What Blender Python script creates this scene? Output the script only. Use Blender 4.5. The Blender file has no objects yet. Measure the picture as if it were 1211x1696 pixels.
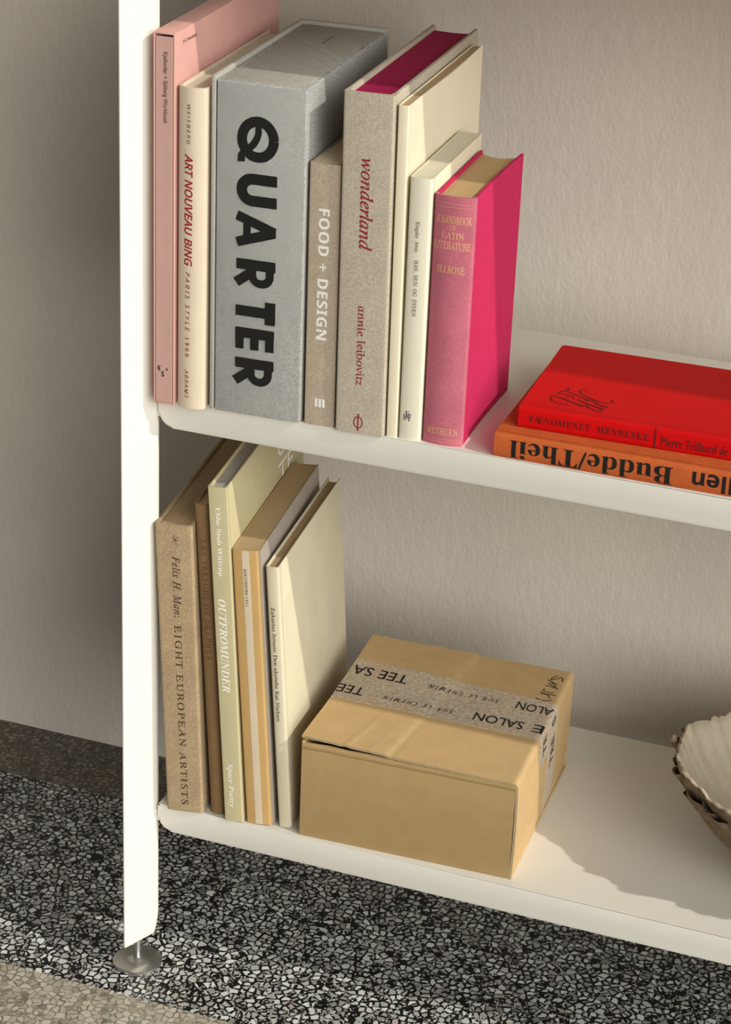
import bpy, bmesh, math, random
from mathutils import Vector, Matrix, noise

random.seed(7)
SC = bpy.context.scene
COL = SC.collection
CM = 0.01

# ------------------------------------------------------------------ camera
cam_d = bpy.data.cameras.new('camera')
cam = bpy.data.objects.new('camera', cam_d)
COL.objects.link(cam)
cam_d.sensor_fit = 'VERTICAL'
cam_d.sensor_height = 36.0
cam_d.lens = 36.0 * 3932.7416 / 1696.0
cam_d.clip_start = 0.05
R_right = Vector((0.9385839581, 0.3429043531, 0.0384286113))
R_down = Vector((0.1788399077, -0.3881975071, -0.9040569578))
R_fwd = Vector((-0.2950871752, 0.8554059271, -0.4256809356))
m = Matrix.Identity(4)
for i in range(3):
    m[i][0] = R_right[i]
    m[i][1] = -R_down[i]
    m[i][2] = -R_fwd[i]
m[0][3], m[1][3], m[2][3] = 0.8775477, -1.9080459, 1.5174854
cam.matrix_world = m
SC.camera = cam

# ------------------------------------------------------------------ sun, sky, exposure
SUN_DIR = Vector((-1.3, 0.28, -1.0)).normalized()      # the way the light travels
sd = bpy.data.lights.new('sun', 'SUN')
sd.energy = 2.4
sd.angle = math.radians(1.0)
sd.color = (1.0, 0.96, 0.88)
so = bpy.data.objects.new('sun', sd)
COL.objects.link(so)
so.rotation_euler = SUN_DIR.to_track_quat('-Z', 'Y').to_euler()
so.location = (3, -2, 4)

w = bpy.data.worlds.new('sky')
SC.world = w
w.use_nodes = True
nt = w.node_tree
nt.nodes.clear()
tc = nt.nodes.new('ShaderNodeTexCoord')
dotn = nt.nodes.new('ShaderNodeVectorMath'); dotn.operation = 'DOT_PRODUCT'
dv = Vector((0.74, -0.65, 0.32)).normalized()
dotn.inputs[1].default_value = dv
nt.links.new(tc.outputs['Generated'], dotn.inputs[0])
cr = nt.nodes.new('ShaderNodeValToRGB')
mr = nt.nodes.new('ShaderNodeMapRange')
mr.inputs['From Min'].default_value = -1.0
nt.links.new(dotn.outputs['Value'], mr.inputs['Value'])
nt.links.new(mr.outputs['Result'], cr.inputs['Fac'])
e = cr.color_ramp.elements
e[0].position = 0.925; e[0].color = (0.0115, 0.0113, 0.011, 1)
e[1].position = 0.99; e[1].color = (1.0, 0.99, 0.97, 1)
em = cr.color_ramp.elements.new(0.96); em.color = (0.30, 0.297, 0.291, 1)
bg = nt.nodes.new('ShaderNodeBackground')
bg.inputs['Strength'].default_value = 8.9
nt.links.new(cr.outputs['Color'], bg.inputs['Color'])
wo = nt.nodes.new('ShaderNodeOutputWorld')
nt.links.new(bg.outputs['Background'], wo.inputs['Surface'])

SC.view_settings.view_transform = 'Standard'
SC.view_settings.look = 'None'
SC.view_settings.exposure = -0.08
SC.view_settings.gamma = 1.0
SC.view_settings.use_curve_mapping = False

# ------------------------------------------------------------------ materials
def lin(c):
    return tuple((x / 255 / 12.92) if x / 255 <= 0.04045 else ((x / 255 + 0.055) / 1.055) ** 2.4 for x in c) + (1.0,)

def new_mat(name, rough=0.6, spec=0.4, metal=0.0):
    mt = bpy.data.materials.new(name)
    mt.use_nodes = True
    b = mt.node_tree.nodes['Principled BSDF']
    b.inputs['Roughness'].default_value = rough
    b.inputs['Specular IOR Level'].default_value = spec
    b.inputs['Metallic'].default_value = metal
    return mt, mt.node_tree, b

def nd(t, typ, **kw):
    n = t.nodes.new(typ)
    for k, v in kw.items():
        if k in n.inputs:
            n.inputs[k].default_value = v
        else:
            setattr(n, k, v)
    return n

def ramp(t, fac, stops):
    r = t.nodes.new('ShaderNodeValToRGB')
    t.links.new(fac, r.inputs['Fac'])
    els = r.color_ramp.elements
    els[0].position, els[0].color = stops[0]
    els[1].position, els[1].color = stops[-1]
    for p, c in stops[1:-1]:
        n = els.new(p); n.color = c
    return r

def mul(c, k):
    return (c[0] * k, c[1] * k, c[2] * k, 1.0)

def ocoord(t, scale=(1, 1, 1), rot=(0, 0, 0)):
    tcn = t.nodes.new('ShaderNodeTexCoord')
    mp = t.nodes.new('ShaderNodeMapping')
    mp.inputs['Scale'].default_value = scale
    mp.inputs['Rotation'].default_value = rot
    t.links.new(tcn.outputs['Object'], mp.inputs['Vector'])
    return mp.outputs['Vector']

def paper(name, col, rough=0.6, var=0.08, scale=(90, 90, 90), bump=0.0, spec=0.35, metal=0.0, bscale=900):
    """plain board, paint or paper with slight mottling"""
    mt, t, b = new_mat(name, rough, spec, metal)
    c = lin(col)
    n = nd(t, 'ShaderNodeTexNoise', Scale=1.0, Detail=4.0)
    t.links.new(ocoord(t, scale), n.inputs['Vector'])
    r = ramp(t, n.outputs['Fac'], [(0.3, mul(c, 1 - var)), (0.7, mul(c, 1 + var))])
    t.links.new(r.outputs['Color'], b.inputs['Base Color'])
    if bump:
        n2 = nd(t, 'ShaderNodeTexNoise', Scale=float(bscale), Detail=3.0)
        t.links.new(ocoord(t), n2.inputs['Vector'])
        bp = nd(t, 'ShaderNodeBump', Strength=bump, Distance=0.0006)
        t.links.new(n2.outputs['Fac'], bp.inputs['Height'])
        t.links.new(bp.outputs['Normal'], b.inputs['Normal'])
    return mt

def linen(name, dark, light, period=0.13, mottle=0.10, rough=0.85, diagonal=True, bump=0.25, spots=None):
    """woven book cloth: two crossing thread directions, uneven dye"""
    mt, t, b = new_mat(name, rough, 0.2)
    k = 2 * math.pi / (20 * period * CM)
    ws = []
    for rot in ((0, math.radians(45), 0), (0, math.radians(-45), 0)) if diagonal else ((0, 0, 0), (0, math.radians(90), 0)):
        wv = nd(t, 'ShaderNodeTexWave', Scale=k, Distortion=1.6, Detail=2.0)
        wv.inputs['Detail Scale'].default_value = 0.35
        wv.bands_direction = 'X'
        # fold depth into the width so that the weave runs round to the boards
        tcn = t.nodes.new('ShaderNodeTexCoord')
        sep = t.nodes.new('ShaderNodeSeparateXYZ')
        t.links.new(tcn.outputs['Object'], sep.inputs['Vector'])
        ad = nd(t, 'ShaderNodeMath', operation='ADD')
        t.links.new(sep.outputs['X'], ad.inputs[0]); t.links.new(sep.outputs['Y'], ad.inputs[1])
        cb = t.nodes.new('ShaderNodeCombineXYZ')
        t.links.new(ad.outputs[0], cb.inputs['X']); t.links.new(sep.outputs['Z'], cb.inputs['Z'])
        mp = t.nodes.new('ShaderNodeMapping'); mp.inputs['Rotation'].default_value = rot
        t.links.new(cb.outputs[0], mp.inputs['Vector'])
        t.links.new(mp.outputs['Vector'], wv.inputs['Vector'])
        ws.append(wv)
    mx = nd(t, 'ShaderNodeMath', operation='MULTIPLY')
    t.links.new(ws[0].outputs['Fac'], mx.inputs[0]); t.links.new(ws[1].outputs['Fac'], mx.inputs[1])
    n = nd(t, 'ShaderNodeTexNoise', Scale=1.0, Detail=5.0)
    t.links.new(ocoord(t, (700, 700, 700)), n.inputs['Vector'])
    a = nd(t, 'ShaderNodeMath', operation='MULTIPLY_ADD')
    a.inputs[1].default_value = 0.75
    t.links.new(mx.outputs[0], a.inputs[0])
    s = nd(t, 'ShaderNodeMath', operation='MULTIPLY_ADD')
    s.inputs[1].default_value = 1.1; s.inputs[2].default_value = -0.3
    t.links.new(n.outputs['Fac'], s.inputs[0])
    t.links.new(s.outputs[0], a.inputs[2])
    r = ramp(t, a.outputs[0], [(0.08, lin(dark)), (0.85, lin(light))])
    out = r.outputs['Color']
    if mottle:
        n3 = nd(t, 'ShaderNodeTexNoise', Scale=45.0, Detail=4.0)
        t.links.new(ocoord(t), n3.inputs['Vector'])
        hv = ramp(t, n3.outputs['Fac'], [(0.3, (1 - mottle,) * 3 + (1,)), (0.7, (1 + mottle * 0.5,) * 3 + (1,))])
        mm = nd(t, 'ShaderNodeMix', data_type='RGBA', blend_type='MULTIPLY')
        mm.inputs[0].default_value = 1.0
        t.links.new(out, mm.inputs[6]); t.links.new(hv.outputs['Color'], mm.inputs[7])
        out = mm.outputs[2]
    t.links.new(out, b.inputs['Base Color'])
    bp = nd(t, 'ShaderNodeBump', Strength=bump, Distance=0.0004)
    t.links.new(mx.outputs[0], bp.inputs['Height'])
    t.links.new(bp.outputs['Normal'], b.inputs['Normal'])
    return mt

def pages(name, col, var=0.16, across=(2600, 12, 12), rough=0.75):
    """the cut edges of leaves: fine streaks along the block"""
    mt, t, b = new_mat(name, rough, 0.2)
    c = lin(col)
    n = nd(t, 'ShaderNodeTexNoise', Scale=1.0, Detail=3.0)
    t.links.new(ocoord(t, across), n.inputs['Vector'])
    r = ramp(t, n.outputs['Fac'], [(0.32, mul(c, 1 - var)), (0.66, mul(c, 1 + var * 0.5))])
    t.links.new(r.outputs['Color'], b.inputs['Base Color'])
    bp = nd(t, 'ShaderNodeBump', Strength=0.3, Distance=0.0003)
    t.links.new(n.outputs['Fac'], bp.inputs['Height'])
    t.links.new(bp.outputs['Normal'], b.inputs['Normal'])
    return mt

def ink(name, col, rough=0.55, metal=0.0):
    mt, t, b = new_mat(name, rough, 0.3, metal)
    b.inputs['Base Color'].default_value = lin(col)
    return mt

def terrazzo(name, matrix, chips, scale, fill, fine, rough=0.35, blotch=0.0):
    """stone chips in cement: two sizes of voronoi chip, some pale some dark"""
    mt, t, b = new_mat(name, rough, 0.4)
    geo = t.nodes.new('ShaderNodeNewGeometry')
    warp = nd(t, 'ShaderNodeTexNoise', Scale=140.0, Detail=2.0)
    t.links.new(geo.outputs['Position'], warp.inputs['Vector'])
    wm = nd(t, 'ShaderNodeVectorMath', operation='MULTIPLY_ADD')
    wm.inputs[1].default_value = (0.0035, 0.0035, 0)
    t.links.new(warp.outputs['Color'], wm.inputs[0])
    t.links.new(geo.outputs['Position'], wm.inputs[2])
    def layer(sc, thr, keep):
        ve = nd(t, 'ShaderNodeTexVoronoi', voronoi_dimensions='2D', feature='DISTANCE_TO_EDGE', Scale=sc)
        vc = nd(t, 'ShaderNodeTexVoronoi', voronoi_dimensions='2D', feature='F1', Scale=sc)
        for v in (ve, vc):
            t.links.new(wm.outputs[0], v.inputs['Vector'])
        sp = t.nodes.new('ShaderNodeSeparateColor')
        t.links.new(vc.outputs['Color'], sp.inputs['Color'])
        # chip border grows for some cells so that sizes differ
        th = nd(t, 'ShaderNodeMath', operation='MULTIPLY_ADD')
        th.inputs[1].default_value = 0.16; th.inputs[2].default_value = thr
        t.links.new(sp.outputs['Green'], th.inputs[0])
        gt = nd(t, 'ShaderNodeMath', operation='SUBTRACT')
        t.links.new(ve.outputs['Distance'], gt.inputs[0]); t.links.new(th.outputs[0], gt.inputs[1])
        sm = nd(t, 'ShaderNodeMapRange')
        sm.inputs['From Min'].default_value = -0.004; sm.inputs['From Max'].default_value = 0.016
        t.links.new(gt.outputs[0], sm.inputs['Value'])
        kp = nd(t, 'ShaderNodeMath', operation='LESS_THAN'); kp.inputs[1].default_value = keep
        t.links.new(sp.outputs['Blue'], kp.inputs[0])
        o = nd(t, 'ShaderNodeMath', operation='MULTIPLY')
        t.links.new(sm.outputs['Result'], o.inputs[0]); t.links.new(kp.outputs[0], o.inputs[1])
        return o.outputs[0], sp.outputs['Red']
    m1, c1 = layer(scale, fill, 0.86)
    m2, c2 = layer(scale * 2.3, fill + 0.02, fine)
    r1 = ramp(t, c1, [(i / (len(chips) - 1), lin(c)) for i, c in enumerate(chips)])
    r2 = ramp(t, c2, [(i / (len(chips) - 1), mul(lin(c), 0.8)) for i, c in enumerate(chips)])
    base = nd(t, 'ShaderNodeTexNoise', Scale=60.0, Detail=5.0)
    t.links.new(geo.outputs['Position'], base.inputs['Vector'])
    mc = lin(matrix)
    rb = ramp(t, base.outputs['Fac'], [(0.3, mul(mc, 0.75)), (0.7, mul(mc, 1.3))])
    x1 = nd(t, 'ShaderNodeMix', data_type='RGBA'); x2 = nd(t, 'ShaderNodeMix', data_type='RGBA')
    t.links.new(m2, x1.inputs[0]); t.links.new(rb.outputs['Color'], x1.inputs[6]); t.links.new(r2.outputs['Color'], x1.inputs[7])
    t.links.new(m1, x2.inputs[0]); t.links.new(x1.outputs[2], x2.inputs[6]); t.links.new(r1.outputs['Color'], x2.inputs[7])
    out = x2.outputs[2]
    if blotch:
        nb = nd(t, 'ShaderNodeTexNoise', Scale=18.0, Detail=3.0)
        t.links.new(geo.outputs['Position'], nb.inputs['Vector'])
        hb = ramp(t, nb.outputs['Fac'], [(0.35, (1, 0.93, 0.80, 1)), (0.6, (1, 1, 1, 1))])
        mm = nd(t, 'ShaderNodeMix', data_type='RGBA', blend_type='MULTIPLY'); mm.inputs[0].default_value = blotch
        t.links.new(out, mm.inputs[6]); t.links.new(hb.outputs['Color'], mm.inputs[7])
        out = mm.outputs[2]
    t.links.new(out, b.inputs['Base Color'])
    return mt

def plaster(name, col):
    mt, t, b = new_mat(name, 0.9, 0.15)
    geo = t.nodes.new('ShaderNodeNewGeometry')
    def nz(scale, det):
        mp = t.nodes.new('ShaderNodeMapping'); mp.inputs['Scale'].default_value = scale
        t.links.new(geo.outputs['Position'], mp.inputs['Vector'])
        n = nd(t, 'ShaderNodeTexNoise', Scale=1.0, Detail=det)
        t.links.new(mp.outputs['Vector'], n.inputs['Vector'])
        return n
    c = lin(col)
    big = nz((6, 6, 5), 3.0)
    r = ramp(t, big.outputs['Fac'], [(0.3, mul(c, 0.95)), (0.7, mul(c, 1.05))])
    t.links.new(r.outputs['Color'], b.inputs['Base Color'])
    grain = nz((260, 260, 150), 4.0)
    lump = nz((95, 95, 48), 3.0)
    ad = nd(t, 'ShaderNodeMath', operation='MULTIPLY_ADD'); ad.inputs[1].default_value = 0.55
    t.links.new(grain.outputs['Fac'], ad.inputs[0]); t.links.new(lump.outputs['Fac'], ad.inputs[2])
    bp = nd(t, 'ShaderNodeBump', Strength=0.42, Distance=0.0024)
    t.links.new(ad.outputs[0], bp.inputs['Height'])
    t.links.new(bp.outputs['Normal'], b.inputs['Normal'])
    return mt

M = {}
M['paint'] = paper('cream powder coat', (219, 215, 203), 0.42, 0.012, (40, 40, 40), 0.05, 0.4, bscale=2500)
M['steel'] = paper('brushed stainless steel', (196, 194, 188), 0.30, 0.06, (30, 30, 900), 0.0, 0.5, 0.95)
M['wall'] = plaster('rough plaster', (202, 194, 181))
M['floor_dark'] = terrazzo('dark terrazzo', (20, 19, 18), [(146, 146, 140), (172, 174, 168), (198, 200, 194), (214, 216, 210), (168, 158, 150), (130, 130, 126)], 128, 0.105, 0.5)
M['floor_pale'] = terrazzo('pale terrazzo', (118, 112, 100), [(158, 151, 134), (176, 171, 155), (188, 183, 169), (148, 139, 121)], 128, 0.04, 0.6, blotch=0.45)
M['floor_pale_shaded'] = terrazzo('pale terrazzo border with painted shade', (74, 68, 58), [(96, 88, 78), (122, 114, 102), (138, 130, 118), (84, 76, 68)], 128, 0.09, 0.6, blotch=0.6)  # pale terrazzo along the wall, its shade put into darker colours
M['pink_board'] = paper('pale pink board', (195, 148, 137), 0.6, 0.03, (60, 60, 60), 0.05)
M['pink_inner'] = paper('dusty pink board', (183, 146, 134), 0.6, 0.03, (60, 60, 60), 0.05)
M['cream_jacket'] = paper('cream jacket paper', (204, 189, 164), 0.5, 0.03, (60, 60, 60))
M['grey_linen'] = linen('salt and pepper linen', (58, 57, 56), (214, 213, 205), 0.115, 0.06)
M['grey_linen_plain'] = linen('pale grey linen', (136, 133, 124), (184, 180, 169), 0.09, 0.04)
M['sand_linen'] = linen('sand linen', (135, 119, 99), (200, 184, 160), 0.115, 0.06)
M['beige_linen'] = linen('beige linen', (142, 130, 110), (203, 193, 173), 0.10, 0.06)
M['brown_linen'] = linen('oatmeal linen', (123, 102, 74), (192, 169, 134), 0.10, 0.12)
M['magenta_edge'] = pages('magenta dyed page edge', (149, 18, 67), 0.07)
M['white_pages'] = pages('off white page edge', (197, 188, 167))
M['tan_pages'] = pages('tan page edge', (186, 158, 112), 0.2)
M['grey_pages'] = pages('grey page edge', (170, 164, 158), 0.2)
M['brown_pages'] = pages('aged page edge', (168, 144, 110), 0.25)
M['kraft_pages'] = pages('kraft page edge', (175, 151, 114), 0.08)
M['ivory'] = paper('ivory card', (218, 207, 179), 0.5, 0.025, (50, 50, 30))
M['ivory_pale'] = paper('pale ivory card', (215, 209, 186), 0.5, 0.03, (60, 60, 20))
M['cream_board'] = paper('aged cream board', (200, 190, 162), 0.55, 0.05, (22, 22, 22))
M['olive_card'] = paper('pale khaki card', (180, 169, 131), 0.55, 0.03, (60, 60, 60))
M['brown_leather'] = paper('brown paper cover', (128, 99, 65), 0.55, 0.10, (60, 60, 30), 0.1)
M['ochre_card'] = paper('ochre card', (180, 146, 92), 0.55, 0.06, (40, 40, 20))
M['paper_strip'] = paper('pale paper strip', (195, 180, 153), 0.6, 0.05, (70, 70, 20))
M['black_card'] = paper('grey card cover', (150, 140, 128), 0.5, 0.05)
M['rose_cloth'] = linen('faded rose cloth', (168, 84, 100), (196, 116, 128), 0.07, 0.12, diagonal=False, bump=0.12)
M['hot_pink'] = linen('bright pink cloth', (176, 31, 76), (191, 43, 88), 0.07, 0.06, diagonal=False, bump=0.12)
M['red_card'] = paper('bright red card', (190, 9, 10), 0.6, 0.04, (30, 30, 30), spec=0.12)
M['orange_cloth'] = linen('orange cloth', (171, 77, 31), (193, 101, 52), 0.06, 0.08, diagonal=False, bump=0.1)
M['shell_out'] = paper('weathered shell', (128, 112, 90), 0.8, 0.35, (160, 160, 160), 0.6, 0.2, bscale=260)
M['shell_in'] = paper('chalky shell lining', (158, 147, 126), 0.6, 0.08, (70, 70, 70), 0.2, 0.3, bscale=400)
M['shell_rim'] = paper('chipped shell rim', (176, 160, 136), 0.7, 0.15, (200, 200, 200), 0.4, 0.3, bscale=400)
M['ink_black'] = ink('black ink', (24, 22, 20))
M['ink_brown'] = ink('dark brown ink', (70, 50, 38))
M['ink_red'] = ink('dark red ink', (134, 30, 36))
M['ink_crimson'] = ink('crimson ink', (150, 26, 44))
M['ink_white'] = ink('white ink', (224, 220, 208))
M['ink_silver'] = ink('silvery white ink', (218, 216, 208))
M['ink_gold'] = ink('rubbed gold leaf', (220, 166, 118), 0.5)
M['ink_goldline'] = ink('thin gold line', (214, 140, 118), 0.5)
M['ink_maroon'] = ink('maroon ink', (92, 22, 22))
M['ink_oxblood'] = ink('oxblood ink', (52, 12, 12))
M['ink_umber'] = ink('faint umber ink', (96, 66, 40))
M['ink_grey'] = ink('grey ink', (84, 78, 68))

def cardboard(name, col, flute=0.0):
    mt, t, b = new_mat(name, 0.75, 0.2)
    c = lin(col)
    n = nd(t, 'ShaderNodeTexNoise', Scale=1.0, Detail=6.0)
    t.links.new(ocoord(t, (60, 60, 60)), n.inputs['Vector'])
    f = nd(t, 'ShaderNodeTexNoise', Scale=1.0, Detail=3.0)
    t.links.new(ocoord(t, (420, 420, 900)), f.inputs['Vector'])
    ad = nd(t, 'ShaderNodeMath', operation='MULTIPLY_ADD'); ad.inputs[1].default_value = 0.5
    t.links.new(f.outputs['Fac'], ad.inputs[0]); t.links.new(n.outputs['Fac'], ad.inputs[2])
    r = ramp(t, ad.outputs[0], [(0.45, mul(c, 0.93)), (0.75, c), (1.0, mul(c, 1.06))])
    t.links.new(r.outputs['Color'], b.inputs['Base Color'])
    return mt
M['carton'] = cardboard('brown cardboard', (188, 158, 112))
M['carton_shaded'] = cardboard('brown cardboard with painted shade', (158, 132, 90))  # same cardboard, darkened: the front's shade is put into its colour
M['carton_edge'] = cardboard('cut cardboard edge', (160, 140, 106))
def tape_mat():
    mt, t, b = new_mat('worn paper packing tape', 0.6, 0.3)
    n = nd(t, 'ShaderNodeTexNoise', Scale=1.0, Detail=6.0)
    n.inputs['Roughness'].default_value = 0.7
    t.links.new(ocoord(t, (260, 500, 500)), n.inputs['Vector'])
    n2 = nd(t, 'ShaderNodeTexNoise', Scale=30.0, Detail=3.0)
    t.links.new(ocoord(t), n2.inputs['Vector'])
    r = ramp(t, n.outputs['Fac'], [(0.36, lin((164, 144, 116))), (0.52, lin((192, 178, 156))), (0.66, lin((218, 210, 194)))])
    r2 = ramp(t, n2.outputs['Fac'], [(0.35, (0.92, 0.92, 0.93, 1)), (0.65, (1.0, 0.93, 0.88, 1))])
    mm = nd(t, 'ShaderNodeMix', data_type='RGBA', blend_type='MULTIPLY'); mm.inputs[0].default_value = 1.0
    t.links.new(r.outputs['Color'], mm.inputs[6]); t.links.new(r2.outputs['Color'], mm.inputs[7])
    t.links.new(mm.outputs[2], b.inputs['Base Color'])
    return mt
M['tape'] = tape_mat()

# ------------------------------------------------------------------ object helpers (all shapes in centimetres)
def finish(name, bm, mats, parent=None, smooth=False, auto=None):
    bmesh.ops.recalc_face_normals(bm, faces=bm.faces)
    me = bpy.data.meshes.new(name)
    bmesh.ops.scale(bm, vec=(CM, CM, CM), verts=bm.verts)
    bm.to_mesh(me); bm.free()
    if not isinstance(mats, (list, tuple)):
        mats = [mats]
    for mt in mats:
        me.materials.append(mt)
    if smooth or auto:
        for p in me.polygons:
            p.use_smooth = True
    if auto:
        me.set_sharp_from_angle(angle=math.radians(auto))
    o = bpy.data.objects.new(name, me)
    COL.objects.link(o)
    if parent is not None:
        o.parent = parent
    return o

def thing(name, label, cat, loc, yaw=0.0, lean=0.0, group=None):
    o = bpy.data.objects.new(name, None)
    COL.objects.link(o)
    o.empty_display_size = 0.05
    o.location = [c * CM for c in loc]
    o.rotation_mode = 'XYZ'
    o.rotation_euler = (0, lean, math.radians(yaw))
    o['label'] = label; o['category'] = cat
    if group:
        o['group'] = group
    return o

def add_box(bm, x0, x1, y0, y1, z0, z1, bevel=0.0, seg=2, mat=0):
    r = bmesh.ops.create_cube(bm, size=1.0)
    vs = r['verts']
    for v in vs:
        v.co = Vector((x0 + (v.co.x + .5) * (x1 - x0), y0 + (v.co.y + .5) * (y1 - y0), z0 + (v.co.z + .5) * (z1 - z0)))
    fs = set(f for v in vs for f in v.link_faces)
    for f in fs:
        f.material_index = mat
    if bevel:
        es = list(set(ed for v in vs for ed in v.link_edges))
        bmesh.ops.bevel(bm, geom=es, offset=bevel, segments=seg, affect='EDGES', profile=0.5)

def add_prism(bm, pts, z0, z1, axis='z', mat=0):
    """polygon pts (a,b) extruded along an axis"""
    def P(a, b_, c):
        return (a, b_, c) if axis == 'z' else ((a, c, b_) if axis == 'y' else (c, a, b_))
    lo = [bm.verts.new(P(a, b_, z0)) for a, b_ in pts]
    hi = [bm.verts.new(P(a, b_, z1)) for a, b_ in pts]
    n = len(pts)
    fs = [bm.faces.new(lo[::-1]), bm.faces.new(hi)]
    for i in range(n):
        fs.append(bm.faces.new((lo[i], lo[(i + 1) % n], hi[(i + 1) % n], hi[i])))
    for f in fs:
        f.material_index = mat
    return lo, hi

def grid(bm, fn, nu, nv, mat=0):
    V = [[bm.verts.new(fn(i / nu, j / nv)) for j in range(nv + 1)] for i in range(nu + 1)]
    for i in range(nu):
        for j in range(nv):
            f = bm.faces.new((V[i][j], V[i + 1][j], V[i + 1][j + 1], V[i][j + 1])); f.material_index = mat
    return V

def rounded(poly, radii, seg=6):
    """polygon with every corner rounded"""
    out = []
    n = len(poly)
    for i in range(n):
        p = Vector(poly[i]); a = (Vector(poly[i - 1]) - p).normalized(); b_ = (Vector(poly[(i + 1) % n]) - p).normalized()
        r = radii[i] if isinstance(radii, (list, tuple)) else radii
        if r <= 0:
            out.append(tuple(p)); continue
        half = a.angle(b_) / 2
        d = r / math.tan(half)
        c = p + (a + b_).normalized() * (r / math.sin(half))
        s, e_ = p + a * d - c, p + b_ * d - c
        tot = s.angle(e_)
        sign = 1 if s.x * e_.y - s.y * e_.x > 0 else -1
        for k in range(seg + 1):
            t = sign * tot * k / seg
            out.append((c.x + s.x * math.cos(t) - s.y * math.sin(t), c.y + s.x * math.sin(t) + s.y * math.cos(t)))
    return out

# ------------------------------------------------------------------ lettering
def style(s, st):
    base = {'bold': (0x1D400, 0x1D41A), 'ital': (0x1D434, 0x1D44E), 'roman': (0x1D434, 0x1D44E), 'boldital': (0x1D468, 0x1D482),
            'mono': (0x1D670, 0x1D68A), 'sansbold': (0x1D5D4, 0x1D5EE), 'sansital': (0x1D608, 0x1D622)}.get(st)
    if not base:
        return s
    out = ''
    for ch in s:
        if ch == 'h' and st in ('ital', 'roman'):
            out += '\u210e'
        elif 'A' <= ch <= 'Z':
            out += chr(base[0] + ord(ch) - 65)
        elif 'a' <= ch <= 'z':
            out += chr(base[1] + ord(ch) - 97)
        elif ch.isdigit() and st == 'mono':
            out += chr(0x1D7F6 + int(ch))
        else:
            out += ch
    return out

def text_mesh(body, st, space=1.0, kern=None, heavy=0.0):
    cu = bpy.data.curves.new('lettering', 'FONT')
    cu.body = style(body, st)
    cu.resolution_u = 3
    cu.offset = heavy
    cu.space_character = space
    if kern:
        for i, k in kern.items():
            cu.body_format[i].kerning = k
    ob = bpy.data.objects.new('lettering', cu)
    me = bpy.data.meshes.new_from_object(ob)
    bpy.data.objects.remove(ob); bpy.data.curves.remove(cu)
    return me

def bend(bm, surf):
    """cuts flat lettering into strips so that it follows a curved surface"""
    ax, step = getattr(surf, 'cut', (None, 0))
    if ax is None:
        return
    k = 0 if ax == 'u' else 1
    lo = min(v.co[k] for v in bm.verts); hi = max(v.co[k] for v in bm.verts)
    n = min(160, int((hi - lo) / step))
    for i in range(1, n + 1):
        c = [0, 0, 0]; c[k] = lo + (hi - lo) * i / (n + 1)
        nn = [0, 0, 0]; nn[k] = 1
        bmesh.ops.bisect_plane(bm, geom=bm.verts[:] + bm.edges[:] + bm.faces[:], plane_co=c, plane_no=nn, dist=1e-5)

def letters(name, parent, body, st, box, way, mat, surf, space=1.0, kern=None, lift=0.02, heavy=None):
    """box = (u0, v0, u1, v1) on a surface; way: 'down' reads downwards, 'up' reads rightwards, 'flip' reads upside-down"""
    if heavy is None:
        heavy = {'roman': 0.008, 'ital': 0.010, 'sansital': 0.006, 'plain': 0.008, 'sansbold': 0.006}.get(st, 0.0)
    me = text_mesh(body, st, space, kern, heavy)
    bm = bmesh.new(); bm.from_mesh(me); bpy.data.meshes.remove(me)
    if st == 'roman':
        for v in bm.verts:
            v.co.x -= v.co.y * 0.27
    xs = [v.co.x for v in bm.verts]; ys = [v.co.y for v in bm.verts]
    x0, x1, y0, y1 = min(xs), max(xs), min(ys), max(ys)
    u0, v0, u1, v1 = box
    for v in bm.verts:
        a = (v.co.x - x0) / (x1 - x0); b_ = (v.co.y - y0) / (y1 - y0)
        if way == 'down':
            u, w_ = u0 + b_ * (u1 - u0), v1 - a * (v1 - v0)
        elif way == 'flip':
            u, w_ = u1 - a * (u1 - u0), v1 - b_ * (v1 - v0)
        else:
            u, w_ = u0 + a * (u1 - u0), v0 + b_ * (v1 - v0)
        v.co = Vector((u, w_, 0))
    bend(bm, surf)
    for v in bm.verts:
        v.co = Vector(surf(v.co.x, v.co.y, lift))
    o = finish(name, bm, mat, parent)
    return o

def strokes(name, parent, lines, mat, surf, lift=0.02):
    """lines = [(points, width)]: flat pen strokes on a surface"""
    bm = bmesh.new()
    for q, (pts, wd) in enumerate(lines):
        pts = [Vector(p) for p in pts]
        L = []
        for i, p in enumerate(pts):
            d = (pts[min(i + 1, len(pts) - 1)] - pts[max(i - 1, 0)]).normalized()
            nrm = Vector((-d.y, d.x))
            wv = wd[i] if isinstance(wd, (list, tuple)) else wd
            L.append((p + nrm * wv / 2, p - nrm * wv / 2))
        vs = [(bm.verts.new((a.x, a.y, q * 0.004)), bm.verts.new((b_.x, b_.y, q * 0.004))) for a, b_ in L]
        for i in range(len(vs) - 1):
            try:
                bm.faces.new((vs[i][0], vs[i + 1][0], vs[i + 1][1], vs[i][1]))
            except ValueError:
                pass
    bend(bm, surf)
    for v in bm.verts:
        v.co = Vector(surf(v.co.x, v.co.y, lift + v.co.z))
    return finish(name, bm, mat, parent)

def arc(cx, cy, rx, ry, a0, a1, n=24):
    return [(cx + rx * math.cos(math.radians(a0 + (a1 - a0) * k / n)), cy + ry * math.sin(math.radians(a0 + (a1 - a0) * k / n))) for k in range(n + 1)]

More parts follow.
